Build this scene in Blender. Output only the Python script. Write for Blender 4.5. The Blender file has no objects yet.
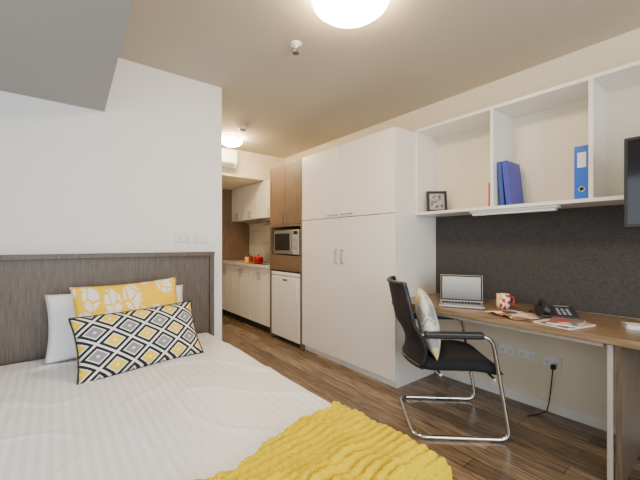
import bpy, bmesh, math, random
from mathutils import Vector, Matrix, noise
random.seed(4)
S = bpy.context.scene
COL = S.collection
PI = math.pi
R = math.radians

# ------------------------------------------------------------------ materials
def nodes(name):
    m = bpy.data.materials.new(name); m.use_nodes = True
    nt = m.node_tree; b = nt.nodes['Principled BSDF']
    return m, nt, b
def L(nt, a, b): nt.links.new(a, b)
def N(nt, t, **kw):
    n = nt.nodes.new(t)
    for k, v in kw.items(): setattr(n, k, v)
    return n
def c4(c): return (c[0], c[1], c[2], 1)
def val(nt, op, a, b=None, c=None):
    n = N(nt, 'ShaderNodeMath', operation=op)
    for i, x in enumerate((a, b, c)):
        if x is None: continue
        if isinstance(x, (int, float)): n.inputs[i].default_value = x
        else: L(nt, x, n.inputs[i])
    return n.outputs[0]
def mixc(nt, f, a, b, blend='MIX'):
    n = N(nt, 'ShaderNodeMix', data_type='RGBA', blend_type=blend)
    if isinstance(f, (int, float)): n.inputs[0].default_value = f
    else: L(nt, f, n.inputs[0])
    for i, x in ((6, a), (7, b)):
        if isinstance(x, tuple): n.inputs[i].default_value = c4(x)
        else: L(nt, x, n.inputs[i])
    return n.outputs[2]
def coords(nt, scale=(1, 1, 1), rot=(0, 0, 0)):
    tc = N(nt, 'ShaderNodeTexCoord'); mp = N(nt, 'ShaderNodeMapping')
    mp.inputs['Scale'].default_value = scale; mp.inputs['Rotation'].default_value = rot
    L(nt, tc.outputs['Object'], mp.inputs['Vector'])
    return mp.outputs[0]
def mat(name, col, rough=.5, metal=0, var=.04, scale=6, bump=0, bscale=200, spec=None, emit=None, es=0):
    m, nt, b = nodes(name)
    v = coords(nt)
    nz = N(nt, 'ShaderNodeTexNoise'); nz.inputs['Scale'].default_value = scale; L(nt, v, nz.inputs['Vector'])
    d = tuple(max(0, x*(1-var*2)) for x in col)
    L(nt, mixc(nt, nz.outputs['Fac'], d, tuple(min(1, x*(1+var)) for x in col)), b.inputs['Base Color'])
    b.inputs['Roughness'].default_value = rough; b.inputs['Metallic'].default_value = metal
    if spec is not None: b.inputs['Specular IOR Level'].default_value = spec
    if bump:
        n2 = N(nt, 'ShaderNodeTexNoise'); n2.inputs['Scale'].default_value = bscale; L(nt, v, n2.inputs['Vector'])
        bp = N(nt, 'ShaderNodeBump'); bp.inputs['Strength'].default_value = bump; bp.inputs['Distance'].default_value = .002
        L(nt, n2.outputs['Fac'], bp.inputs['Height']); L(nt, bp.outputs[0], b.inputs['Normal'])
    if emit:
        b.inputs['Emission Color'].default_value = c4(emit); b.inputs['Emission Strength'].default_value = es
    return m
def wood(name, dark, light, stretch, rough=.45, scale=1.0):
    m, nt, b = nodes(name)
    v = coords(nt, stretch)
    nz = N(nt, 'ShaderNodeTexNoise'); nz.inputs['Scale'].default_value = 6*scale
    nz.inputs['Detail'].default_value = 8; nz.inputs['Distortion'].default_value = .6
    L(nt, v, nz.inputs['Vector'])
    rp = N(nt, 'ShaderNodeValToRGB')
    rp.color_ramp.elements[0].position = .32; rp.color_ramp.elements[0].color = c4(dark)
    rp.color_ramp.elements[1].position = .68; rp.color_ramp.elements[1].color = c4(light)
    L(nt, nz.outputs['Fac'], rp.inputs[0]); L(nt, rp.outputs[0], b.inputs['Base Color'])
    b.inputs['Roughness'].default_value = rough
    return m

M = {}
M['wall'] = mat('wall_paint', (.89, .895, .90), .8, var=.01, bump=.05)
M['wall_warm'] = mat('wall_paint_cream', (.83, .75, .58), .8, var=.01, bump=.05)
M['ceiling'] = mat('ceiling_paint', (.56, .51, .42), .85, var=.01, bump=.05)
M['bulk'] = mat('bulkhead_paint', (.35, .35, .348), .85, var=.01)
M['kwall'] = wood('brown_panel', (.14, .085, .048), (.21, .135, .08), (12, 12, 1.0))
M['white'] = mat('white_laminate', (.86, .84, .80), .3, var=.01)
M['white_in'] = mat('warm_lit_laminate', (.84, .78, .62), .45, var=.01)  # white laminate with the warm light inside the shelf put into its colour
M['white_plastic'] = mat('white_plastic', (.84, .84, .82), .35, var=.01)
M['grey_plastic'] = mat('grey_plastic', (.35, .35, .35), .4)
M['phone'] = mat('charcoal_phone_plastic', (.035, .035, .04), .4)
M['black'] = mat('black_plastic', (.012, .012, .014), .4, var=.1)
M['gap'] = mat('shadow_gap', (.03, .028, .025), .8)
M['inside'] = mat('seam_shade', (.10, .095, .09), .8)  # dark colour standing in for shade behind the wardrobe door seam
M['chrome'] = mat('polished_chrome', (.72, .72, .72), .12, 1, var=.01)
M['steel'] = mat('brushed_steel', (.50, .49, .47), .32, 1, var=.05, scale=30)
M['handle'] = mat('dark_nickel', (.25, .24, .22), .3, 1, var=.05, scale=30)
M['alu'] = mat('silver_aluminium', (.64, .64, .65), .35, .8, var=.02)
M['leg'] = mat('beige_grey_metal_leg', (.42, .385, .33), .5, 0, var=.02)
M['headwood'] = wood('grey_brown_wood', (.075, .059, .049), (.14, .114, .095), (22, 22, 1.2))
M['tower'] = wood('warm_brown_wood', (.12, .078, .048), (.21, .145, .095), (14, 14, 1.0))
M['desk'] = wood('desk_oak_laminate', (.165, .105, .058), (.31, .208, .120), (14, 1.0, 14), .3)
M['deskdark'] = wood('dark_desk_wood', (.085, .058, .038), (.155, .108, .072), (12, 12, 1.0), .45)
M['mesh'] = mat('black_mesh_fabric', (.014, .014, .016), .8, bump=.6, bscale=500)
M['seatfab'] = mat('black_seat_fabric', (.012, .012, .014), .9, bump=.5, bscale=400)
M['sheet'] = mat('white_sheet', (.86, .86, .87), .8, var=.02, bump=.1)
M['pillow_white'] = mat('white_pillowcase', (.82, .84, .88), .75, var=.02, bump=.1)
M['blue'] = mat('blue_binder_vinyl', (.005, .12, .66), .35, var=.05)
M['blue2'] = mat('navy_folder_card', (.03, .07, .30), .45, var=.05)
M['blue3'] = mat('blue_violet_folder_card', (.05, .06, .40), .45, var=.05)
M['red'] = mat('red_enamel', (.60, .015, .015), .25)
M['redcover'] = mat('red_book_cover', (.62, .04, .04), .5)
M['yellow'] = mat('yellow_ceramic', (.85, .55, .02), .35)
M['glass_black'] = mat('black_glass', (.008, .008, .01), .08, var=.05)
M['paper'] = mat('white_paper', (.82, .81, .78), .7, var=.02)
M['light'] = mat('glowing_diffuser', (1, .95, .85), .4, emit=(1, .73, .42), es=66)
M['light2'] = mat('glowing_diffuser_hall', (1, .95, .85), .4, emit=(1, .73, .41), es=130)
M['tube'] = mat('frosted_tube', (.75, .75, .72), .4, var=.01)
M['worktop'] = mat('pale_stone_worktop', (.66, .63, .57), .3, var=.06, scale=60)

def make_tile():
    m, nt, b = nodes('pale_backsplash_tiles')
    tc = N(nt, 'ShaderNodeTexCoord'); sp = N(nt, 'ShaderNodeSeparateXYZ'); L(nt, tc.outputs['Object'], sp.inputs[0])
    cb = N(nt, 'ShaderNodeCombineXYZ'); L(nt, sp.outputs[1], cb.inputs[0]); L(nt, sp.outputs[2], cb.inputs[1])
    br = N(nt, 'ShaderNodeTexBrick'); L(nt, cb.outputs[0], br.inputs['Vector']); br.offset = 0
    br.inputs['Scale'].default_value = 1; br.inputs['Brick Width'].default_value = .2; br.inputs['Row Height'].default_value = .2
    br.inputs['Mortar Size'].default_value = .003
    br.inputs['Color1'].default_value = c4((.74, .72, .68)); br.inputs['Color2'].default_value = c4((.70, .68, .64)); br.inputs['Mortar'].default_value = c4((.40, .38, .35))
    L(nt, br.outputs['Color'], b.inputs['Base Color']); b.inputs['Roughness'].default_value = .2
    return m
M['tile'] = make_tile()

def make_floor():
    m, nt, b = nodes('wood_plank_floor')
    tc = N(nt, 'ShaderNodeTexCoord'); sp = N(nt, 'ShaderNodeSeparateXYZ'); L(nt, tc.outputs['Object'], sp.inputs[0])
    cb = N(nt, 'ShaderNodeCombineXYZ'); L(nt, sp.outputs[1], cb.inputs[0]); L(nt, sp.outputs[0], cb.inputs[1])
    br = N(nt, 'ShaderNodeTexBrick'); L(nt, cb.outputs[0], br.inputs['Vector'])
    br.inputs['Scale'].default_value = 1; br.inputs['Brick Width'].default_value = .95; br.inputs['Row Height'].default_value = .115
    br.inputs['Mortar Size'].default_value = .0020; br.inputs['Mortar Smooth'].default_value = .3
    br.offset = .37
    br.inputs['Color1'].default_value = c4((.135, .094, .062)); br.inputs['Color2'].default_value = c4((.31, .225, .148))
    br.inputs['Mortar'].default_value = c4((.040, .028, .019))
    mp = N(nt, 'ShaderNodeMapping'); mp.inputs['Scale'].default_value = (1.2, 16, 1); L(nt, cb.outputs[0], mp.inputs[0])
    nz = N(nt, 'ShaderNodeTexNoise'); nz.inputs['Scale'].default_value = 4; nz.inputs['Detail'].default_value = 8; nz.inputs['Distortion'].default_value = .8
    L(nt, mp.outputs[0], nz.inputs['Vector'])
    rp = N(nt, 'ShaderNodeValToRGB'); rp.color_ramp.elements[0].position = .32; rp.color_ramp.elements[0].color = (.38, .36, .34, 1)
    rp.color_ramp.elements[1].position = .68; rp.color_ramp.elements[1].color = (1.25, 1.2, 1.13, 1)
    L(nt, nz.outputs['Fac'], rp.inputs[0])
    L(nt, mixc(nt, 1.0, br.outputs['Color'], rp.outputs[0], 'MULTIPLY'), b.inputs['Base Color'])
    b.inputs['Roughness'].default_value = .26
    return m
M['floor'] = make_floor()

def make_felt():
    m, nt, b = nodes('charcoal_pinboard_felt')
    v = coords(nt)
    def ramp(sc, p0, c0, p1, c1):
        nz = N(nt, 'ShaderNodeTexNoise'); nz.inputs['Scale'].default_value = sc; nz.inputs['Detail'].default_value = 7; nz.inputs['Roughness'].default_value = .8
        L(nt, v, nz.inputs['Vector'])
        rp = N(nt, 'ShaderNodeValToRGB'); rp.color_ramp.elements[0].position = p0; rp.color_ramp.elements[0].color = c4(c0)
        rp.color_ramp.elements[1].position = p1; rp.color_ramp.elements[1].color = c4(c1)
        L(nt, nz.outputs['Fac'], rp.inputs[0]); return rp.outputs[0]
    a = ramp(90, .3, (.030, .028, .027), .72, (.085, .078, .075))
    c = ramp(22, .3, (.86, .86, .86), .7, (1.1, 1.1, 1.1))
    L(nt, mixc(nt, 1.0, a, c, 'MULTIPLY'), b.inputs['Base Color'])
    b.inputs['Roughness'].default_value = .95
    return m
M['felt'] = make_felt()

def make_duvet():
    m, nt, b = nodes('white_satin_stripe')
    tc = N(nt, 'ShaderNodeTexCoord'); sp = N(nt, 'ShaderNodeSeparateXYZ'); L(nt, tc.outputs['Object'], sp.inputs[0])
    s = val(nt, 'SINE', val(nt, 'MULTIPLY', sp.outputs[0], 2*PI/.034))
    f = val(nt, 'GREATER_THAN', s, 0.0)
    L(nt, mixc(nt, f, (.81, .81, .83), (.89, .89, .91)), b.inputs['Base Color'])
    L(nt, val(nt, 'MULTIPLY_ADD', f, .28, .40), b.inputs['Roughness'])
    return m
M['duvet'] = make_duvet()

def make_diamond():
    m, nt, b = nodes('diamond_lattice_print')
    tc = N(nt, 'ShaderNodeTexCoord'); sp = N(nt, 'ShaderNodeSeparateXYZ'); L(nt, tc.outputs['Object'], sp.inputs[0])
    def tri(o, w, ph=0.0):
        fr = val(nt, 'FRACT', val(nt, 'ADD', val(nt, 'MULTIPLY', o, 1/w), 10.5+ph))
        return val(nt, 'MULTIPLY', val(nt, 'ABSOLUTE', val(nt, 'SUBTRACT', fr, .5)), 2)
    p = val(nt, 'ADD', tri(sp.outputs[0], .160), tri(sp.outputs[2], .124))
    isin = val(nt, 'LESS_THAN', p, 1)
    q = val(nt, 'SUBTRACT', 1, val(nt, 'ABSOLUTE', val(nt, 'SUBTRACT', 1, p)))
    white = (.84, .84, .82)
    core = mixc(nt, isin, (.25, .26, .29), (.98, .66, .0))
    c = mixc(nt, val(nt, 'GREATER_THAN', q, .13), (.84, .84, .82), core)
    c = mixc(nt, val(nt, 'GREATER_THAN', q, .52), c, white)
    c = mixc(nt, val(nt, 'GREATER_THAN', q, .63), c, (.012, .012, .016))
    c = mixc(nt, val(nt, 'GREATER_THAN', q, .89), c, white)
    L(nt, c, b.inputs['Base Color']); b.inputs['Roughness'].default_value = .85
    return m
M['diamond'] = make_diamond()

def make_leaf(name, a, bcol, scale, th, axes=(0, 2), ang=.6, vein=.05, third=None):
    m, nt, b = nodes(name)
    tc = N(nt, 'ShaderNodeTexCoord'); sp = N(nt, 'ShaderNodeSeparateXYZ'); L(nt, tc.outputs['Object'], sp.inputs[0])
    cb = N(nt, 'ShaderNodeCombineXYZ'); L(nt, sp.outputs[axes[0]], cb.inputs[0]); L(nt, sp.outputs[axes[1]], cb.inputs[1])
    mp = N(nt, 'ShaderNodeMapping'); mp.inputs['Rotation'].default_value = (0, 0, ang); mp.inputs['Scale'].default_value = (1, .6, 1)
    L(nt, cb.outputs[0], mp.inputs[0]); v = mp.outputs[0]
    nz = N(nt, 'ShaderNodeTexNoise'); nz.inputs['Scale'].default_value = scale*.6; L(nt, v, nz.inputs['Vector'])
    vm = N(nt, 'ShaderNodeVectorMath', operation='MULTIPLY_ADD'); L(nt, nz.outputs['Color'], vm.inputs[0])
    vm.inputs[1].default_value = (.9/scale, .9/scale, 0); L(nt, v, vm.inputs[2])
    vo = N(nt, 'ShaderNodeTexVoronoi', voronoi_dimensions='2D'); vo.inputs['Scale'].default_value = scale; vo.inputs['Randomness'].default_value = .8
    L(nt, vm.outputs[0], vo.inputs['Vector'])
    vo2 = N(nt, 'ShaderNodeTexVoronoi', voronoi_dimensions='2D', feature='DISTANCE_TO_EDGE'); vo2.inputs['Scale'].default_value = scale*2.1
    L(nt, vm.outputs[0], vo2.inputs['Vector'])
    f1 = val(nt, 'LESS_THAN', vo.outputs['Distance'], th)
    f2 = val(nt, 'GREATER_THAN', vo2.outputs['Distance'], vein)
    f = val(nt, 'MULTIPLY', f1, f2)
    c = mixc(nt, f, a, bcol)
    if third:
        sc = N(nt, 'ShaderNodeSeparateColor'); L(nt, vo.outputs['Color'], sc.inputs[0])
        c = mixc(nt, val(nt, 'MULTIPLY', f, val(nt, 'GREATER_THAN', sc.outputs[0], .5)), c, third)
    L(nt, c, b.inputs['Base Color']); b.inputs['Roughness'].default_value = .7
    return m
M['yellow_floral'] = make_leaf('yellow_white_floral_print', (.97, .63, .0), (.88, .87, .82), 9.5, .45, vein=.07)
M['grey_floral'] = make_leaf('pale_grey_leaf_print', (.80, .78, .72), (.40, .40, .40), 12, .42, ang=-.5, vein=.06, third=(.82, .68, .22))
M['magcover'] = make_leaf('magazine_red_picture_page', (.76, .72, .66), (.50, .05, .04), 14, .42, (0, 1), .2, .0, (.10, .06, .05))
M['magcover2'] = make_leaf('magazine_warm_picture_page', (.66, .58, .48), (.28, .12, .08), 12, .42, (0, 1), 1.0, .0, (.62, .36, .22))
M['magcover3'] = make_leaf('magazine_dark_cover', (.20, .16, .15), (.60, .50, .42), 13, .38, (0, 1), .4, .0, (.50, .05, .04))
M['mugprint'] = make_leaf('mug_confetti_print', (.86, .83, .75), (.62, .04, .02), 44, .40, (1, 2), .3, .0, (.88, .50, .01))

def make_throw():
    m, nt, b = nodes('yellow_chunky_knit')
    v = coords(nt, (1, 1, 1))
    w = N(nt, 'ShaderNodeTexWave', wave_type='BANDS', bands_direction='X'); w.inputs['Scale'].default_value = 44; w.inputs['Distortion'].default_value = 3
    L(nt, v, w.inputs['Vector'])
    w2 = N(nt, 'ShaderNodeTexNoise'); w2.inputs['Scale'].default_value = 130; L(nt, v, w2.inputs['Vector'])
    h = val(nt, 'ADD', w.outputs['Fac'], val(nt, 'MULTIPLY', w2.outputs['Fac'], .8))
    bp = N(nt, 'ShaderNodeBump'); bp.inputs['Strength'].default_value = .8; bp.inputs['Distance'].default_value = .005
    L(nt, h, bp.inputs['Height']); L(nt, bp.outputs[0], b.inputs['Normal'])
    L(nt, mixc(nt, val(nt, 'MULTIPLY', h, .6), (.98, .68, .0), (1.0, .80, .0)), b.inputs['Base Color'])
    b.inputs['Roughness'].default_value = 1; b.inputs['Specular IOR Level'].default_value = .0
    return m
M['throw'] = make_throw()

def make_screen():
    m, nt, b = nodes('lit_laptop_display')
    tc = N(nt, 'ShaderNodeTexCoord'); sp = N(nt, 'ShaderNodeSeparateXYZ'); L(nt, tc.outputs['Generated'], sp.inputs[0])
    c = mixc(nt, sp.outputs[2], (.16, .17, .19), (.50, .51, .52))
    L(nt, c, b.inputs['Base Color']); L(nt, c, b.inputs['Emission Color']); b.inputs['Emission Strength'].default_value = .15
    b.inputs['Roughness'].default_value = .2
    return m
M['screen'] = make_screen()
def make_photo():
    m, nt, b = nodes('grey_framed_picture')
    v = coords(nt)
    nz = N(nt, 'ShaderNodeTexNoise'); nz.inputs['Scale'].default_value = 30; L(nt, v, nz.inputs['Vector'])
    rp = N(nt, 'ShaderNodeValToRGB'); rp.color_ramp.elements[0].position = .4; rp.color_ramp.elements[0].color = (.06, .06, .07, 1)
    rp.color_ramp.elements[1].position = .6; rp.color_ramp.elements[1].color = (.45, .43, .4, 1)
    L(nt, nz.outputs['Fac'], rp.inputs[0]); L(nt, rp.outputs[0], b.inputs['Base Color']); b.inputs['Roughness'].default_value = .3
    return m
M['photo'] = make_photo()

# ------------------------------------------------------------------ mesh builder
class MB:
    def __init__(s): s.bm = bmesh.new()
    def box(s, x0, x1, y0, y1, z0, z1, bev=0, seg=2):
        t = bmesh.new(); bmesh.ops.create_cube(t, size=1)
        for v in t.verts:
            v.co = Vector(((x0+x1)/2+v.co.x*(x1-x0), (y0+y1)/2+v.co.y*(y1-y0), (z0+z1)/2+v.co.z*(z1-z0)))
        if bev: bmesh.ops.bevel(t, geom=t.edges[:], offset=bev, segments=seg, affect='EDGES', profile=.5)
        s.merge(t); return s
    def merge(s, t):
        me = bpy.data.meshes.new('tmp'); t.to_mesh(me); t.free(); s.bm.from_mesh(me); bpy.data.meshes.remove(me)
    def tube(s, pts, r, n=10, closed=False, caps=True):
        pts = [Vector(p) for p in pts]; k = len(pts); rings = []
        up = None
        for i in range(k):
            if closed: d = pts[(i+1) % k]-pts[i-1]
            else: d = pts[min(i+1, k-1)]-pts[max(i-1, 0)]
            d.normalize()
            if up is None:
                up = Vector((0, 0, 1)) if abs(d.z) < .9 else Vector((1, 0, 0))
            u = (up - d*up.dot(d))
            if u.length < 1e-4: u = d.orthogonal()
            u.normalize(); w = d.cross(u); up = u
            rr = r[i] if isinstance(r, (list, tuple)) else r
            rings.append([s.bm.verts.new(pts[i]+(u*math.cos(a*2*PI/n)+w*math.sin(a*2*PI/n))*rr) for a in range(n)])
        for i in range(k if closed else k-1):
            A, B = rings[i], rings[(i+1) % k]
            for a in range(n):
                s.bm.faces.new((A[a], A[(a+1) % n], B[(a+1) % n], B[a]))
        if caps and not closed:
            s.bm.faces.new(rings[0][::-1]); s.bm.faces.new(rings[-1])
        return s
    def cyl(s, p0, p1, r, n=20): return s.tube([p0, p1], r, n)
    def lathe(s, prof, c=(0, 0, 0), n=32):
        rings = []
        for r, z in prof:
            if r < 1e-5: rings.append([s.bm.verts.new((c[0], c[1], c[2]+z))])
            else: rings.append([s.bm.verts.new((c[0]+r*math.cos(a*2*PI/n), c[1]+r*math.sin(a*2*PI/n), c[2]+z)) for a in range(n)])
        for A, B in zip(rings, rings[1:]):
            for a in range(n):
                if len(A) == 1 and len(B) == 1: continue
                if len(A) == 1: s.bm.faces.new((A[0], B[a], B[(a+1) % n]))
                elif len(B) == 1: s.bm.faces.new((A[a], A[(a+1) % n], B[0]))
                else: s.bm.faces.new((A[a], A[(a+1) % n], B[(a+1) % n], B[a]))
        return s
    def grid(s, fn, nu, nv, flip=False):
        V = [[s.bm.verts.new(fn(i/nu, j/nv)) for j in range(nv+1)] for i in range(nu+1)]
        for i in range(nu):
            for j in range(nv):
                f = (V[i][j], V[i+1][j], V[i+1][j+1], V[i][j+1])
                s.bm.faces.new(f[::-1] if flip else f)
        return V
    def prism(s, poly, axis, a, b):
        def P(p, t):
            if axis == 'x': return (t, p[0], p[1])
            if axis == 'y': return (p[0], t, p[1])
            return (p[0], p[1], t)
        A = [s.bm.verts.new(P(p, a)) for p in poly]; B = [s.bm.verts.new(P(p, b)) for p in poly]
        k = len(poly)
        s.bm.faces.new(A[::-1]); s.bm.faces.new(B)
        for i in range(k): s.bm.faces.new((A[i], A[(i+1) % k], B[(i+1) % k], B[i]))
        return s
    def build(s, name, m, parent=None, smooth=False, solid=0, sub=0, loc=None, rot=None):
        bmesh.ops.recalc_face_normals(s.bm, faces=s.bm.faces[:])
        me = bpy.data.meshes.new(name); s.bm.to_mesh(me); s.bm.free()
        o = bpy.data.objects.new(name, me); COL.objects.link(o)
        me.materials.append(M[m] if isinstance(m, str) else m)
        if smooth:
            for p in me.polygons: p.use_smooth = True
        if solid:
            md = o.modifiers.new('solid', 'SOLIDIFY'); md.thickness = solid; md.offset = 0
        if sub:
            md = o.modifiers.new('sub', 'SUBSURF'); md.levels = sub; md.render_levels = sub
        if parent: o.parent = parent
        if loc: o.location = loc
        if rot: o.rotation_euler = rot
        return o
def carcass(D, W, z0, z1, x=.021, t=.018):
    return MB().box(x, D, 0, t, z0, z1).box(x, D, W-t, W, z0, z1).box(x, D, t, W-t, z0, z0+t).box(x, D, t, W-t, z1-t, z1).box(D-.01, D, t, W-t, z0+t, z1-t)
def fillet(pts, r, n=6):
    pts = [Vector(p) for p in pts]; out = [pts[0]]
    for i in range(1, len(pts)-1):
        a, b, c = pts[i-1], pts[i], pts[i+1]
        rr = min(r, (a-b).length*.45, (c-b).length*.45)
        p, q = b+(a-b).normalized()*rr, b+(c-b).normalized()*rr
        for k in range(n+1):
            t = k/n; out.append(p*(1-t)**2+b*2*t*(1-t)+q*t*t)
    out.append(pts[-1]); return out
def tag(o, label, cat, group=None):
    o['label'] = label; o['category'] = cat
    if group: o['group'] = group
    return o
def thing(name, label, cat, loc=(0, 0, 0), rot=(0, 0, 0), group=None):
    o = bpy.data.objects.new(name, None); o.empty_display_size = .1; COL.objects.link(o)
    o.location = loc; o.rotation_euler = rot
    return tag(o, label, cat, group)
def struct(name, mb, m, **kw):
    o = mb.build(name, m, **kw); o['kind'] = 'structure'; return o

# ------------------------------------------------------------------ room shell
XL, XR, YF, YB, H = -.9, 2.78, -1.9, 5.58, 2.5
WX, WY = 1.106, 2.736
struct('floor', MB().box(XL-.1, XR+.1, YF-.1, YB+.1, -.1, 0), 'floor')
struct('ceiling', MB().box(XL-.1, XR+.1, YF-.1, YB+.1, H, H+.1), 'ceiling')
struct('wall_right', MB().box(XR, XR+.1, YF, YB, 0, H), 'wall_warm')
struct('wall_back', MB().box(WX, XR, YB, YB+.1, 0, H), 'kwall')
struct('wall_bedhead', MB().box(XL, WX, WY, YB+.1, 0, H), 'wall')
def wall_with_hole(axis, t0, t1, a0, a1, h0, h1, z0, z1):
    m = MB()
    def bx(p, q, u, v):
        if axis == 'x': m.box(t0, t1, p, q, u, v)
        else: m.box(p, q, t0, t1, u, v)
    bx(a0, h0, 0, H); bx(h1, a1, 0, H); bx(h0, h1, 0, z0); bx(h0, h1, z1, H)
    return m
struct('wall_left', wall_with_hole('x', XL-.1, XL, YF, WY, -1.3, 1.7, .8, 2.05), 'wall')
struct('wall_front', wall_with_hole('y', YF-.1, YF, XL-.1, XR+.1, -.7, 1.8, .6, 2.3), 'wall')
def window(name, axis, t, h0, h1, z0, z1):
    m = MB()
    def bx(p, q, u, v):
        if axis == 'x': m.box(t-.03, t+.03, p, q, u, v)
        else: m.box(p, q, t-.03, t+.03, u, v)
    w = .05
    bx(h0, h1, z0, z0+w); bx(h0, h1, z1-w, z1); bx(h0, h0+w, z0+w, z1-w); bx(h1-w, h1, z0+w, z1-w)
    mid = (h0+h1)/2; bx(mid-w/2, mid+w/2, z0+w, z1-w)
    return struct(name, m, 'white_plastic')
window('window_1', 'x', XL-.05, -1.3, 1.7, .8, 2.05)
window('added_window', 'y', YF-.05, -.7, 1.8, .6, 2.3)  # unseen window, added to let the front fill reach the headboard wall
# bulkheads
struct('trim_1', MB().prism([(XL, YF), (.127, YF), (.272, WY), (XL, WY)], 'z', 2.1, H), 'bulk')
struct('trim_2', MB().box(WX, XR, 4.42, YB, 2.125, H), 'wall_warm')
struct('baseboard_right', MB().box(XR-.014, XR, YF, 1.785, 0, .07), 'white')
struct('trim_3', MB().box(XR-.012, XR, 3.84, YB, .905, 1.60), 'tile')
# pinboard
tag(MB().box(XR-.017, XR-.001, -.4, 1.785, .745, 1.437).build('pinboard', 'felt'), 'charcoal felt pinboard covering the wall between desk and open shelves', 'pinboard')

# ------------------------------------------------------------------ handles
def bar_handle(parent, p0, p1, off, r=.005):
    p0, p1, off = Vector(p0), Vector(p1), Vector(off)
    return MB().tube(fillet([p0, p0+off, p1+off, p1], .012), r, 8).build('handle', 'handle', parent, smooth=True)

# ------------------------------------------------------------------ wardrobe
x0, y0, y1, ws = 2.19, 1.79, 3.11, 2.47
t = thing('wardrobe', 'tall white wardrobe with two upper and two lower doors beside the desk', 'wardrobe', (x0, y0, 0))
W, D = y1-y0, XR-x0-.004
carcass(D, W, .06, 2.155).build('body', 'white', t)
MB().box(.035, D-.02, .01, W-.01, 0, .0595).build('plinth', 'white', t)
sm = ws-y0
MB().box(.10, D-.012, sm-.009, sm+.009, .08, 2.13).build('inner_partition', 'inside', t)  # darker than the white body, paints the shade in the door gap
for (a, b, z0_, z1_, kind) in ((.001, sm-.0025, 1.452, 2.154, 'ur'), (sm+.0025, W-.001, 1.452, 2.154, 'ul'), (.001, sm-.0025, .065, 1.446, 'lr'), (sm+.0025, W-.001, .065, 1.446, 'll')):
    d = MB().box(0, .0185, a, b, z0_, z1_, .0015, 1).build('door', 'white', t)
    if kind == 'ur': bar_handle(d, (0, sm-.03, 1.475), (0, sm-.17, 1.475), (-.025, 0, 0))
    if kind == 'ul': bar_handle(d, (0, sm+.03, 1.475), (0, sm+.17, 1.475), (-.025, 0, 0))
    if kind == 'lr': bar_handle(d, (0, sm-.045, 1.0), (0, sm-.045, 1.13), (-.025, 0, 0))
    if kind == 'll': bar_handle(d, (0, sm+.045, 1.0), (0, sm+.045, 1.13), (-.025, 0, 0))

# ------------------------------------------------------------------ appliance tower
y0, y1 = 3.115, 3.83
t = thing('appliance_tower', 'tall brown wood tower cabinet framing the microwave and small fridge', 'cabinet', (2.19, y0, 0))
W = y1-y0; D = .585
MB().box(0, D, 0, .028, 0, 2.15).build('side_panel', 'tower', t)
MB().box(0, D, W-.028, W, 0, 2.15).build('side_panel', 'tower', t)
MB().box(D-.012, D, .028, W-.028, .05, 2.15).build('back_panel', 'tower', t)
for (za, zb, n) in ((.868, .890, 'shelf'), (1.025, 1.05, 'shelf'), (1.40, 1.42, 'shelf'), (2.13, 2.15, 'top_panel')):
    MB().box(.002, D-.012, .028, W-.028, za, zb).build(n, 'tower', t)
MB().box(0, .018, .029, W-.029, .891, 1.024, .001, 1).build('drawer_front', 'tower', t)
for k in range(2):
    a = .030+k*(W-.06)/2; b = a+(W-.06)/2-.005
    d = MB().box(0, .018, a, b, 1.424, 2.128, .001, 1).build('door', 'tower', t)
    hy = b-.03 if k == 0 else a+.03
    bar_handle(d, (0, hy, 1.45), (0, hy, 1.56), (-.02, 0, 0), .004)

# microwave
t = thing('microwave', 'silver microwave oven with dark window inside the brown tower', 'microwave', (2.20, 3.19, 1.0505))
MB().box(.02, .42, 0, .56, .012, .31, .006).build('body', 'steel', t)
for yy in (.05, .51):
    for xx in (.06, .36): MB().cyl((xx, yy, 0), (xx, yy, .013), .012, 10).build('foot', 'black', t)
d = MB().box(0, .0195, .13, .558, .014, .308, .004).build('door', 'steel', t)
MB().box(-.003, .001, .17, .52, .06, .265).build('window', 'glass_black', d)
bar_handle(d, (0, .145, .05), (0, .145, .27), (-.022, 0, 0), .006)
p = MB().box(0, .0195, .002, .128, .014, .308, .004).build('control_panel', 'alu', t)
MB().box(-.002, .001, .022, .108, .25, .29).build('display', 'glass_black', p)
for k in range(2): MB().cyl((.001, .065, .19-.09*k), (-.014, .065, .19-.09*k), .022, 20).build('knob', 'grey_plastic', p, smooth=False)

# fridge
t = thing('bar_fridge', 'small white bar fridge under the microwave in the tower', 'fridge', (2.18, 3.155, 0))
MB().box(.05, .55, 0, .62, .03, .800, .006).build('body', 'white_plastic', t)
MB().box(.002, .55, 0, .62, .8045, .845, .008).build('top_cover', 'white_plastic', t)
for yy in (.06, .56):
    for xx in (.09, .48): MB().cyl((xx, yy, 0), (xx, yy, .032), .018, 10).build('foot', 'black', t)
d = MB().box(0, .042, 0, .62, .05, .797, .012, 3).build('door', 'white_plastic', t)
MB().box(-.016, .004, .025, .05, .50, .76, .006).build('handle', 'white_plastic', d)
MB().box(-.002, .002, .25, .35, .745, .765).build('badge', 'handle', d)

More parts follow.
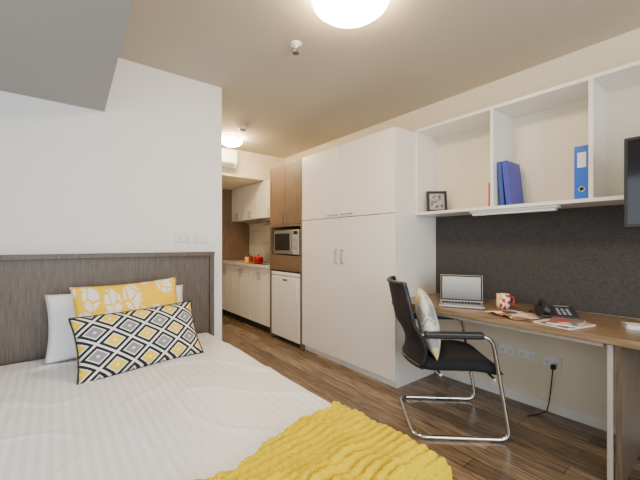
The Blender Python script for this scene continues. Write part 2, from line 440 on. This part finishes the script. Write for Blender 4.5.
# ------------------------------------------------------------------ kitchen
base_lab = ['white kitchen base cabinet next to the brown tower', 'white kitchen base cabinet in the middle of the row', 'white kitchen base cabinet farthest down the hall']
for k, (a, b) in enumerate(((3.835, 4.41), (4.413, 4.99), (4.993, 5.575))):
    t = thing('base_cabinet', base_lab[k], 'cabinet', (2.2, a, 0), group='kitchen base cabinets')
    W = b-a
    carcass(.575, W, .1, .86).build('body', 'white', t)
    MB().box(.06, .55, 0, W, 0, .0995).build('toe_kick', 'gap', t)
    for q in range(2):
        p, r_ = q*W/2+.004, (q+1)*W/2-.004
        d = MB().box(0, .019, p, r_, .105, .855, .001, 1).build('door', 'white', t)
        hy = r_-.03 if q == 0 else p+.03
        bar_handle(d, (0, hy, .70), (0, hy, .81), (-.02, 0, 0), .004)
wk = MB().box(2.165, XR-.014, 3.835, YB-.002, .861, .90, .003).build('worktop', 'worktop')
tag(wk, 'pale kitchen worktop running over the white base cabinets', 'worktop')
wall_lab = ['white wall cabinet above the range hood near the tower', 'white wall cabinet in the middle of the kitchen row', 'white wall cabinet touching the brown end wall']
for k, (a, b) in enumerate(((3.84, 4.64), (4.643, 5.10), (5.103, 5.575))):
    t = thing('wall_cabinet', wall_lab[k], 'cabinet', (2.43, a, 1.57), group='kitchen wall cabinets')
    W = b-a
    carcass(.345, W, 0, .548).build('body', 'white', t)
    for q in range(2):
        p, r_ = q*W/2+.004, (q+1)*W/2-.004
        d = MB().box(0, .019, p, r_, .002, .546, .001, 1).build('door', 'white', t)
        hy = r_-.025 if q == 0 else p+.025
        bar_handle(d, (0, hy, .03), (0, hy, .12), (-.018, 0, 0), .004)
t = thing('range_hood', 'slim slide-out range hood beneath the nearest wall cabinet', 'range hood', (2.27, 4.06, 1.475))
MB().box(.14, .49, 0, .57, .0, .094, .004).build('body', 'steel', t)
MB().box(0, .138, 0, .57, .0, .04, .003).build('visor', 'steel', t)
MB().box(-.010, .001, 0, .57, .0, .058, .002).build('front_strip', 'steel', t)
t = thing('cooktop', 'black glass cooktop set in the pale worktop under the hood', 'cooktop', (2.25, 4.10, .9))
MB().box(0, .46, 0, .55, 0, .006, .002, 1).build('glass', 'glass_black', t)
for (a, b) in ((.13, .14), (.13, .40), (.34, .14), (.34, .40)):
    MB().lathe([(0, .0065), (.07, .0065), (.072, .007), (.078, .0065)], (a, b, 0)).build('burner', 'grey_plastic', t)
def pot(x, y, z, s, label, mt, lidm):
    t = thing('cooking_pot', label, 'pot', (x, y, z))
    MB().lathe([(0, 0), (.08*s, 0), (.09*s, .01*s), (.092*s, .10*s), (.095*s, .105*s), (.088*s, .105*s), (.084*s, .02*s), (0, .015*s)]).build('body', mt, t, smooth=True)
    l = MB().lathe([(.093*s, .106*s), (.08*s, .118*s), (.03*s, .132*s), (0, .134*s)]).build('lid', lidm, t, smooth=True)
    MB().lathe([(0, .160*s), (.018*s, .156*s), (.02*s, .148*s), (.01*s, .140*s), (.008*s, .130*s)], n=16).build('knob', 'black', l, smooth=True)
    for sg in (-1, 1):
        MB().tube(fillet([(-.03*s, sg*.088*s, .08*s), (-.03*s, sg*.125*s, .085*s), (.03*s, sg*.125*s, .085*s), (.03*s, sg*.088*s, .08*s)], .02*s), .006*s, 8).build('handle', mt, t, smooth=True)
pot(2.38, 4.50, .908, .75, 'red lidded cooking pot on the cooktop under the hood', 'red', 'red')
pot(2.42, 4.90, .901, .8, 'red pot with a steel lid on the worktop beyond the cooktop', 'red', 'steel')
t = thing('canister', 'small yellow canister on the worktop between the two red pots', 'canister', (2.30, 4.72, .901))
MB().lathe([(0, 0), (.030, 0), (.033, .01), (.033, .06), (.030, .067), (0, .067)]).build('body', 'yellow', t, smooth=True)
MB().lathe([(.031, .0675), (.031, .077), (.01, .084), (0, .084)]).build('lid', 'white_plastic', t, smooth=True)

# air conditioner
t = thing('air_conditioner', 'white split air conditioner mounted on the kitchen bulkhead', 'air conditioner', (1.16, 4.42, 2.215))
MB().prism([(0, 0), (-.10, 0), (-.15, .06), (-.16, .17), (-.13, .24), (0, .24)], 'x', 0, .78).build('body', 'white_plastic', t)
MB().prism([(-.105, .008), (-.147, .050), (-.153, .048), (-.11, .0)], 'x', .04, .74).build('louvre', 'grey_plastic', t)
# ceiling fixtures
def dome(x, y, r, label, mt):
    t = thing('ceiling_light', label, 'ceiling light', (x, y, H), group='round ceiling lights')
    MB().lathe([(0, -.001), (r*.9, -.001), (r*.9, -.03), (0, -.03)], n=48).build('base', 'white_plastic', t, smooth=False)
    MB().lathe([(r*.97, -.0305), (r, -.045), (r*.97, -.065), (r*.82, -.090), (r*.5, -.108), (0, -.114)], n=48).build('diffuser', mt, t, smooth=True)
dome(1.20, 1.27, .20, 'large round glowing ceiling light above the bed side of the room', 'light')
dome(1.71, 3.93, .13, 'smaller round glowing ceiling light in the kitchen hallway', 'light2')
t = thing('sprinkler', 'small chrome fire sprinkler head on the ceiling', 'sprinkler', (1.24, 1.83, H))
MB().lathe([(0, -.001), (.04, -.001), (.036, -.010), (.015, -.014), (.012, -.03), (0, -.03)]).build('flange', 'white_plastic', t, smooth=True)
MB().tube([(.013, 0, -.028), (.016, 0, -.045), (.006, 0, -.06)], .003, 8).tube([(-.013, 0, -.028), (-.016, 0, -.045), (-.006, 0, -.06)], .003, 8).build('yoke', 'handle', t)
MB().lathe([(0, -.064), (.022, -.064), (.022, -.061), (0, -.061)]).build('deflector', 'handle', t)
t = thing('smoke_detector', 'small white smoke detector near the hallway light', 'smoke detector', (1.66, 3.51, H))
MB().lathe([(0, -.001), (.055, -.001), (.055, -.02), (.045, -.028), (0, -.028)]).build('base', 'white_plastic', t)
MB().lathe([(.032, -.0285), (.03, -.045), (0, -.048)]).build('sensor_cap', 'grey_plastic', t)

# ------------------------------------------------------------------ wall outlets
def outlet(loc, rot, label, grp):
    t = thing('power_outlet', label, 'outlet', loc, rot, grp)
    p = MB().box(-.058, .058, -.011, 0, -.036, .036, .003).build('plate', 'white_plastic', t)
    for sx in (-.03, .03):
        MB().box(sx-.008, sx+.008, -.0145, -.0105, .012, .028, .001, 1).build('switch', 'white', t)
        m = MB()
        for (a, b, rr) in ((-.008, -.004, .5), (.008, -.004, -.5), (0, -.018, 0)):
            m.box(sx+a-.0015, sx+a+.0015, -.0120, -.0108, b-.005, b+.005)
        m.build('socket_slots', 'gap', t)
outlet((.79, WY, 1.24), (0, 0, 0), 'left one of two white wall outlets above the headboard', 'outlets above the headboard')
outlet((.93, WY, 1.24), (0, 0, 0), 'right one of two white wall outlets above the headboard', 'outlets above the headboard')
outlet((XR, 1.17, .37), (0, 0, -PI/2), 'white outlet under the desk, nearest the wardrobe', 'outlets under the desk')
outlet((XR, 1.03, .37), (0, 0, -PI/2), 'middle white outlet under the desk', 'outlets under the desk')
outlet((XR, .865, .36), (0, 0, -PI/2), 'white outlet under the desk with a black plug and cord', 'outlets under the desk')
t = thing('power_adapter', 'black plug with its cord hanging from the outlet under the desk', 'plug', (XR-.012, .85, .33))
MB().box(-.035, .0, -.014, .014, -.014, .018, .004).build('plug', 'black', t)
MB().tube([(-.03, 0, -.01), (-.04, .0, -.05), (-.035, .01, -.15), (-.04, .02, -.25), (-.05, .03, -.31), (-.10, .06, -.325), (-.2, .10, -.325)], .004, 8).build('cord', 'black', t, smooth=True)

# ------------------------------------------------------------------ open wall shelf
sx0, sy0, sy1, sz0, sz1 = 2.45, -.03, 1.785, 1.44, 2.174
t = thing('wall_shelf', 'white open wall shelf unit with square compartments above the pinboard', 'shelf', (sx0, sy0, sz0))
D, W, Hh = XR-sx0-.002, sy1-sy0, sz1-sz0
MB().box(0, D, 0, W, 0, .022).build('bottom_board', 'white', t)
MB().box(0, D, 0, W, Hh-.022, Hh).build('top_board', 'white', t)
MB().box(D-.01, D, .02, W-.02, .022, Hh-.022).build('back_panel', 'white_in', t)
for y in (.011, .57-sy0, 1.135-sy0, W-.011):
    MB().box(0, D-.01, y-.011, y+.011, .0225, Hh-.0225).build('divider', 'white', t)
t = thing('shelf_light', 'slim white strip light fixed under the open wall shelf', 'strip light', (2.47, .74, 1.405))
MB().box(0, .06, 0, .57, .018, .034, .003).build('housing', 'white_plastic', t)
MB().box(.006, .054, .015, .555, 0, .0175, .006).build('diffuser', 'tube', t)

zs = sz0+.0235
# picture frame
t = thing('picture_frame', 'small black picture frame standing in the left shelf compartment', 'picture frame', (2.58, 1.655, zs), (R(-8), 0, R(-42)))
m = MB(); w, h, b = .085, .185, .022
m.box(-w, w, -.008, .008, 0, b, .002).box(-w, w, -.008, .008, h-b, h, .002).box(-w, -w+b, -.008, .008, b, h-b).box(w-b, w, -.008, .008, b, h-b)
m.build('frame', 'black', t)
MB().box(-w+b, w-b, -.002, .005, b, h-b).build('mount', 'grey_plastic', t)
MB().box(-w+b+.012, w-b-.012, -.0035, -.0015, b+.015, h-b-.015).build('picture', 'photo', t)
MB().prism([(.008, .03), (.008, .12), (.06, .004), (.055, .0)], 'x', -.02, .02).build('stand', 'black', t)
# books
def book(loc, rot, th, hgt, dep, cover, label, grp=None, name='book'):
    t = thing(name, label, 'book', loc, rot, grp)
    m = MB(); m.box(0, dep, 0, .003, 0, hgt, .001, 1).box(0, dep, th-.003, th, 0, hgt, .001, 1).box(-.002, .002, 0, th, 0, hgt, .001, 1)
    m.build('cover', cover, t)
    MB().box(.003, dep-.006, .0035, th-.0035, .005, hgt-.005).build('pages', 'paper', t)
book((2.462, 1.151, zs), (0, 0, 0), .014, .17, .2, 'redcover', 'thin red book standing just left of the shelf divider')
book((2.50, 1.072, zs+.004), (R(-4), 0, 0), .028, .315, .22, 'blue2', 'darker blue book leaning on the shelf divider', 'blue books in the middle compartment')
book((2.50, 1.024, zs+.006), (R(-6), 0, 0), .034, .315, .22, 'blue3', 'blue book leaning at the right of the blue pair', 'blue books in the middle compartment')
# lever arch binder
t = thing('ring_binder', 'bright blue lever arch binder with a white spine label', 'binder', (2.49, .585, zs))
th, hg, dp = .075, .32, .26
m = MB(); m.box(0, dp, 0, .003, 0, hg).box(0, dp, th-.003, th, 0, hg).box(-.003, .003, 0, th, 0, hg, .001, 1)
m.build('cover', 'blue', t)
MB().box(.01, dp-.03, .008, th-.01, .01, hg-.02).build('pages', 'paper', t)
MB().box(-.0045, -.0025, .016, th-.016, .19, .28).build('label', 'paper', t)
MB().tube([(-.004, th/2+.014*math.cos(a*PI/8), .06+.014*math.sin(a*PI/8)) for a in range(16)], .0025, 8, closed=True).build('finger_ring', 'chrome', t, smooth=True)
MB().tube([(-.0025, th/2, .06), (-.0045, th/2, .06)], .0115, 20).build('finger_hole', 'gap', t)

# television
t = thing('television', 'black wall mounted television in front of the shelf end', 'television', (2.27, -.36, 1.275))
MB().box(.004, .04, 0, .755, 0, .455, .005).build('body', 'black', t)
MB().box(.002, .006, .015, .74, .02, .44).build('screen', 'glass_black', t)
MB().box(.04, .07, .28, .48, .0, .15, .003).cyl((.06, .38, .075), (.49, .38, .075), .018).box(.475, .493, .32, .44, .0, .15, .003).build('wall_arm', 'grey_plastic', t)

# ------------------------------------------------------------------ desk
t = thing('desk', 'long wood desk built along the right wall under the shelves', 'desk', (2.135, -.6, 0))
MB().box(0, .640, 0, 2.383, .703, .74, .002, 1).build('desktop', 'desk', t)
MB().box(.06, .62, 2.36, 2.38, .62, .7025).build('support_cleat', 'white', t)
MB().box(.05, .075, 1.055, 2.355, .675, .7025).build('rail', 'leg', t)
MB().box(.03, .065, 1.018, 1.040, 0, .7025, .003).build('leg', 'leg', t)
MB().box(.045, .62, .985, 1.010, 0, .7025).build('support_panel', 'deskdark', t)
MB().box(.0, .6, .0, .025, 0, .7025).build('end_panel', 'deskdark', t)

DZ = .7405
# laptop
yaw = math.atan2(-.25, .14)
t = thing('laptop', 'open silver laptop on the desk in front of the chair', 'laptop', (2.44, 1.36, DZ), (0, 0, yaw))
MB().box(-.15, .15, -.21, 0, .002, .016, .004).build('base', 'alu', t)
m = MB()
for r_ in range(5):
    for c_ in range(12):
        m.box(-.13+c_*.0218, -.13+c_*.0218+.018, -.12+r_*.02, -.12+r_*.02+.016, .0155, .0175)
m.build('keyboard', 'black', t)
MB().box(-.045, .045, -.20, -.14, .0155, .0166).build('trackpad', 'grey_plastic', t)
e = MB().box(-.15, .15, 0, .008, 0, .205, .003).build('lid', 'alu', t, loc=(0, -.004, .014), rot=(R(-16), 0, 0))
MB().box(-.147, .147, -.001, .0005, .006, .201).build('bezel', 'black', e)
MB().box(-.136, .136, -.0018, -.0008, .018, .190).build('screen', 'screen', e)
# mug
t = thing('mug', 'white mug with red and yellow confetti print on the desk', 'mug', (2.49, 1.075, DZ))
MB().lathe([(0, 0), (.034, 0), (.042, .006), (.044, .10), (.041, .10), (.039, .012), (0, .008)]).build('body', 'mugprint', t, smooth=True)
MB().tube([(.030+.012, -.0, .022), (.062, 0, .026), (.074, 0, .05), (.066, 0, .078), (.042, 0, .084)], .0055, 8).build('handle', 'red', t, smooth=True, rot=(0, 0, R(-45)))
# phone
t = thing('desk_phone', 'black corded desk phone behind the magazines', 'telephone', (2.485, .755, DZ), (0, 0, R(-62)))
MB().prism([(-.10, 0), (.10, 0), (.10, .045), (.06, .052), (-.10, .018)], 'x', -.10, .10).build('base', 'phone', t)
m = MB()
for i in range(4):
    for j in range(3):
        x = .0+j*.026; y = -.07+i*.026; z = .0245+(y+.09)*.2125
        m.box(x, x+.016, y, y+.014, z-.006, z, .001, 1)
m.build('keypad', 'grey_plastic', t)
MB().box(0, .08, .062, .085, .046, .0535).build('display', 'grey_plastic', t)
MB().tube(fillet([(-.06, -.095, .030), (-.06, -.075, .062), (-.06, .075, .086), (-.06, .10, .055)], .03), [.020]*3+[.014]*10+[.020]*3, 12).build('handset', 'phone', t, smooth=True)
pts = []
for i in range(120):
    a = i*.55; s_ = i/119
    pts.append((-.11-.03*math.sin(s_*PI)+.006*math.cos(a), -.08+.17*s_, .010+.006*math.sin(a)))
MB().tube(pts, .002, 6).build('coiled_cord', 'black', t, smooth=True)
# magazines
def magazine(loc, rz, label, mt, opened, w=.21, l=.28, name='magazine'):
    t = thing(name, label, 'magazine', loc, (0, 0, rz), 'magazines on the desk')
    def page(sg):
        m = MB()
        def f(u, v):
            x = sg*u*w; z = .004+.012*math.sin(min(1, u*1.3)*PI)*(1 if opened else .1)+.002*(1-u)
            return (x, (v-.5)*l, z)
        m.grid(f, 12, 4); return m
    if opened:
        page(1).build('page', mt, t, smooth=True, solid=.004)
        page(-1).build('page', 'magcover2', t, smooth=True, solid=.004)
    else:
        MB().box(-w/2, w/2, -l/2, l/2, .0, .007, .001, 1).build('pages', 'paper', t)
        MB().box(-w/2, w/2, -l/2, l/2, .0072, .0085).build('cover', mt, t)
magazine((2.285, .93, DZ+.001), R(66), 'open magazine with red pictures beside the mug on the desk', 'magcover', True, .13, .20)
magazine((2.262, .65, DZ+.001), R(76), 'lower of two magazines at the front of the desk before the phone', 'magcover2', False, .20, .235)
magazine((2.268, .64, DZ+.0105), R(98), 'dark covered magazine lying on top of another magazine', 'magcover3', False, .15, .20)
t = thing('notepad', 'small white notepad at the right end of the desk', 'notepad', (2.47, .36, DZ), (0, 0, R(20)))
MB().box(-.05, .05, -.07, .07, 0, .02, .001, 1).build('pages', 'paper', t)
MB().box(-.05, .05, .06, .0705, .0, .0215).build('binding', 'grey_plastic', t)

# ------------------------------------------------------------------ chair
CA = math.atan2(-.67, .74)
CH = thing('office_chair', 'black mesh cantilever chair with chrome tube frame and armrests at the desk', 'chair', (2.125, 1.285, 0), (0, 0, CA))
y = .27
AZ = .632
path = [(-.245, -y+.02, AZ), (-.17, -y, AZ+.004), (.185, -y, AZ), (.29, -y, .014), (-.28, -y, .014), (-.28, y, .014), (.29, y, .014), (.185, y, AZ), (-.17, y, AZ+.004), (-.245, y-.02, AZ)]
MB().tube(fillet(path, .07, 8), .0125, 12).build('tube_frame', 'chrome', CH, smooth=True)
for sg in (-1, 1):
    MB().box(-.22, .135, sg*y-.026, sg*y+.026, AZ-.014, AZ+.026, .012, 3).build('armrest', 'black', CH)
m = MB()
def seat_f(u, v, top):
    x = -.235+u*.50; yy = (v-.5)*.50
    e = min(1, (1-abs(2*v-1)**6)); f = 1-abs(2*u-1)**8
    z = .427+(.050 if top else -.045)*max(0, e*f)**.5
    z -= .04*max(0, (u-.65)/.35)**2; z += .012*abs(2*v-1)**2
    return (x, yy, z)
m.grid(lambda u, v: seat_f(u, v, True), 20, 20); m.grid(lambda u, v: seat_f(u, v, False), 20, 20, True)
bmesh.ops.remove_doubles(m.bm, verts=m.bm.verts[:], dist=.0005)
m.build('seat', 'seatfab', CH, smooth=True)
for xx in (.205, -.10): MB().cyl((xx, -y+.012 if xx > 0 else -.2, .368), (xx, y-.012 if xx > 0 else .2, .368), .009, 10).build('seat_bar', 'chrome', CH)
def backp(v, s_):
    z = .43+v*.51
    x = -.225-.105*v+.04*math.sin(min(1, v/.5)*PI)
    return (x-.065*(1-s_*s_), s_*(.245+.012*math.sin(v*PI)-.02*max(0, v-.8)/.2), z)
m = MB(); m.grid(lambda u, v: backp(v, u*2-1), 20, 24)
m.build('backrest', 'mesh', CH, smooth=True, solid=.012)
loop = [backp(k/16, -1) for k in range(17)]+[backp(1, -1+2*k/12) for k in range(1, 12)]+[backp(1-k/16, 1) for k in range(17)]+[backp(0, 1-2*k/12) for k in range(1, 12)]
MB().tube(loop, .015, 10, closed=True).build('back_frame', 'black', CH, smooth=True)

# ------------------------------------------------------------------ cushions
def cushion(name, label, cat, w, h, tk, mt, loc, rot, pinch=.07, group=None, wr=.006, piping=None):
    m = MB()
    sd = random.random()*50
    def f(u, v, sg):
        a, b = 2*u-1, 2*v-1
        x = a*w/2*(1-pinch*(1-b*b)); z = b*h/2*(1-pinch*(1-a*a))
        pr = max(0, (1-abs(a)**2.6)*(1-abs(b)**2.6))**.55
        yy = sg*tk/2*pr + wr*noise.noise(Vector((x*9+sd, z*9, sg*3)))*min(1, pr*3)
        return (x, yy, z)
    m.grid(lambda u, v: f(u, v, 1), 36, 36); m.grid(lambda u, v: f(u, v, -1), 36, 36, True)
    bmesh.ops.remove_doubles(m.bm, verts=m.bm.verts[:], dist=.0004)
    o = m.build(name, mt, smooth=True, loc=loc, rot=rot)
    if piping:
        k = 20
        pts = [f(i/k, 0, 1) for i in range(k)]+[f(1, i/k, 1) for i in range(k)]+[f(1-i/k, 1, 1) for i in range(k)]+[f(0, 1-i/k, 1) for i in range(k)]
        MB().tube(pts, .005, 8, closed=True).build('piping', piping, o, smooth=True)
    return tag(o, label, cat, group)
BZ = .505
cushion('pillow', 'large plain white pillow leaning against the headboard', 'pillow', .80, .40, .14, 'pillow_white', (.355, 2.525, BZ+.200), (R(-20), 0, R(1)), .05)
cushion('throw_cushion', 'yellow cushion with white floral print behind the diamond patterned one', 'cushion', .60, .46, .13, 'yellow_floral', (.38, 2.365, BZ+.236), (R(-22), R(-2), R(3)), .07)
cushion('throw_cushion', 'black white and yellow diamond patterned lumbar cushion in front', 'cushion', .66, .345, .17, 'diamond', (.40, 2.155, BZ+.154), (R(-27), R(-1), R(9)), .06, piping='black')
cm = Matrix.Translation(CH.location) @ Matrix.Rotation(CA, 4, 'Z')
pl = cm @ Vector((-.150, -.065, .478+.202))
cushion('throw_cushion', 'pale cushion with grey leaf print propped on the desk chair', 'cushion', .38, .42, .13, 'grey_floral', pl, (R(-13), 0, CA+PI/2-R(10)), .06)

# ------------------------------------------------------------------ bed
BX0, BX1, BY0, BY1 = -.42, .965, .60, 2.64
t = thing('headboard', 'wide grey brown wood headboard with a flat cap behind the bed', 'headboard', (BX0-.04, 2.66, 0))
MB().box(0, 1.455, 0, .072, 0, 1.10).build('panel', 'headwood', t)
MB().box(-.005, 1.465, -.03, .074, 1.1005, 1.13, .002, 1).build('cap', 'headwood', t)
MB().box(1.43, 1.465, -.02, -.0005, 0, 1.10, .002, 1).build('edge_post', 'headwood', t)
t = thing('bed', 'double bed with upholstered base and mattress against the headboard', 'bed', (0, 0, 0))
MB().box(BX0+.03, BX1-.05, BY0+.05, BY1-.005, .10, .27, .02).build('base', 'deskdark', t)
MB().box(BX0+.02, BX1-.04, BY0+.04, BY1-.005, .272, .47, .04, 4).build('mattress', 'sheet', t)
for a in (BX0+.12, BX1-.14):
    for b in (BY0+.15, BY1-.15): MB().cyl((a, b, 0), (a, b, .101), .03, 16).build('leg', 'black', t)
def drape1(s_, lo, hi, r):
    if s_ > hi-r:
        o = s_-(hi-r); q = r*PI/2
        if o < q: return hi-r+r*math.sin(o/r), r*(1-math.cos(o/r))
        return hi, r+(o-q)
    if s_ < lo+r:
        o = (lo+r)-s_; q = r*PI/2
        if o < q: return lo+r-r*math.sin(o/r), r*(1-math.cos(o/r))
        return lo, r+(o-q)
    return s_, 0
def duvet_pt(s_, q, ex=0.0, lift=0.0):
    x, dx = drape1(s_, BX0-ex, BX1+ex, .05+ex)
    yy, dy = drape1(q, BY0-ex, BY1+.2, .05+ex)
    z = BZ+lift-max(dx, dy)
    n = noise.noise(Vector((x*3.1, yy*2.2, 1)))*.010+noise.noise(Vector((x*7, yy*6, 4)))*.003
    r1 = max(0, .20-abs(noise.noise(Vector((x*2.6+yy*2.2, yy*1.6-x*2, 9)))*2.2))*.034
    k = min(1, max(dx, dy)*6)
    if dx >= dy and dx > 0: x += (.004*math.sin(yy*17)+.002*math.sin(yy*31))*k*(1 if s_ > 0 else -1)
    if dy > dx: yy -= (.008*math.sin(x*15)+.008)*k
    return Vector((x, yy, max(.06, z+n+r1)))
m = MB()
m.grid(lambda u, v: duvet_pt(BX0-.30+u*(BX1-BX0+.60), BY0-.30+v*(2.60-BY0+.30)), 190, 200)
o = m.build('duvet', 'duvet', smooth=True, solid=.012)
tag(o, 'white satin striped duvet spread over the bed', 'duvet')
m = MB()
def th_pt(u, v):
    s_ = -.30+u*(BX1+.30+.22)
    far = .945+.135*(s_-.3)/.6+.014*math.sin(s_*11)+.008*math.sin(s_*27)+.006*math.sin(s_*70)
    q = (BY0-.20)+(far-BY0+.20)*v
    p = duvet_pt(s_, q, .016, .018)
    ph = q*2*PI/.033-s_*9+2.2*noise.noise(Vector((s_*3, q*2.5, 2)))+.7*math.sin(s_*9+q*6)+.45*math.sin(s_*55+q*20)
    a = abs(math.sin(ph/2))**1.2
    amp = .017*(.5+1.3*abs(noise.noise(Vector((s_*6, q*7, 7)))))
    big = .028*max(0, noise.noise(Vector((s_*1.6+q*2, q*9-s_*3, 33))))
    p.z += a*amp + big + .002*math.sin(s_*170+3*math.sin(q*60))
    return p
m.grid(th_pt, 480, 300)
o = m.build('throw_blanket', 'throw', smooth=True, solid=.005)
tag(o, 'bright yellow chunky knitted throw rumpled across the foot of the bed', 'blanket')

# ------------------------------------------------------------------ lights, world, camera
def area(name, loc, rot, sx, sy, e, col):
    ld = bpy.data.lights.new(name, 'AREA'); ld.shape = 'RECTANGLE'; ld.size = sx; ld.size_y = sy; ld.energy = e; ld.color = col
    o = bpy.data.objects.new(name, ld); COL.objects.link(o); o.location = loc; o.rotation_euler = rot
area('front_fill', (.45, YF-.12, 1.45), (R(90), 0, R(4)), 2.2, 1.6, 105, (.90, .95, 1))  # added fill lamp behind the camera, brightens bed and headboard wall
area('daylight_left', (XL-.12, .2, 1.42), (R(90), 0, R(-90)), 2.9, 1.2, 32, (.84, .92, 1))
w = bpy.data.worlds.new('world'); S.world = w; w.use_nodes = True
bg = w.node_tree.nodes['Background']
sk = w.node_tree.nodes.new('ShaderNodeTexSky'); sk.sky_type = 'HOSEK_WILKIE'; sk.sun_direction = (.2, .8, .5)
w.node_tree.links.new(sk.outputs[0], bg.inputs[0]); bg.inputs[1].default_value = .4

cd = bpy.data.cameras.new('camera'); cam = bpy.data.objects.new('camera', cd); COL.objects.link(cam)
cam.location = (0, 0, 1.2); cam.rotation_euler = (R(90), 0, R(-38.2))
cd.sensor_width = 36; cd.lens = 338/640*36; cd.shift_y = 3/640; cd.clip_start = .02
S.camera = cam
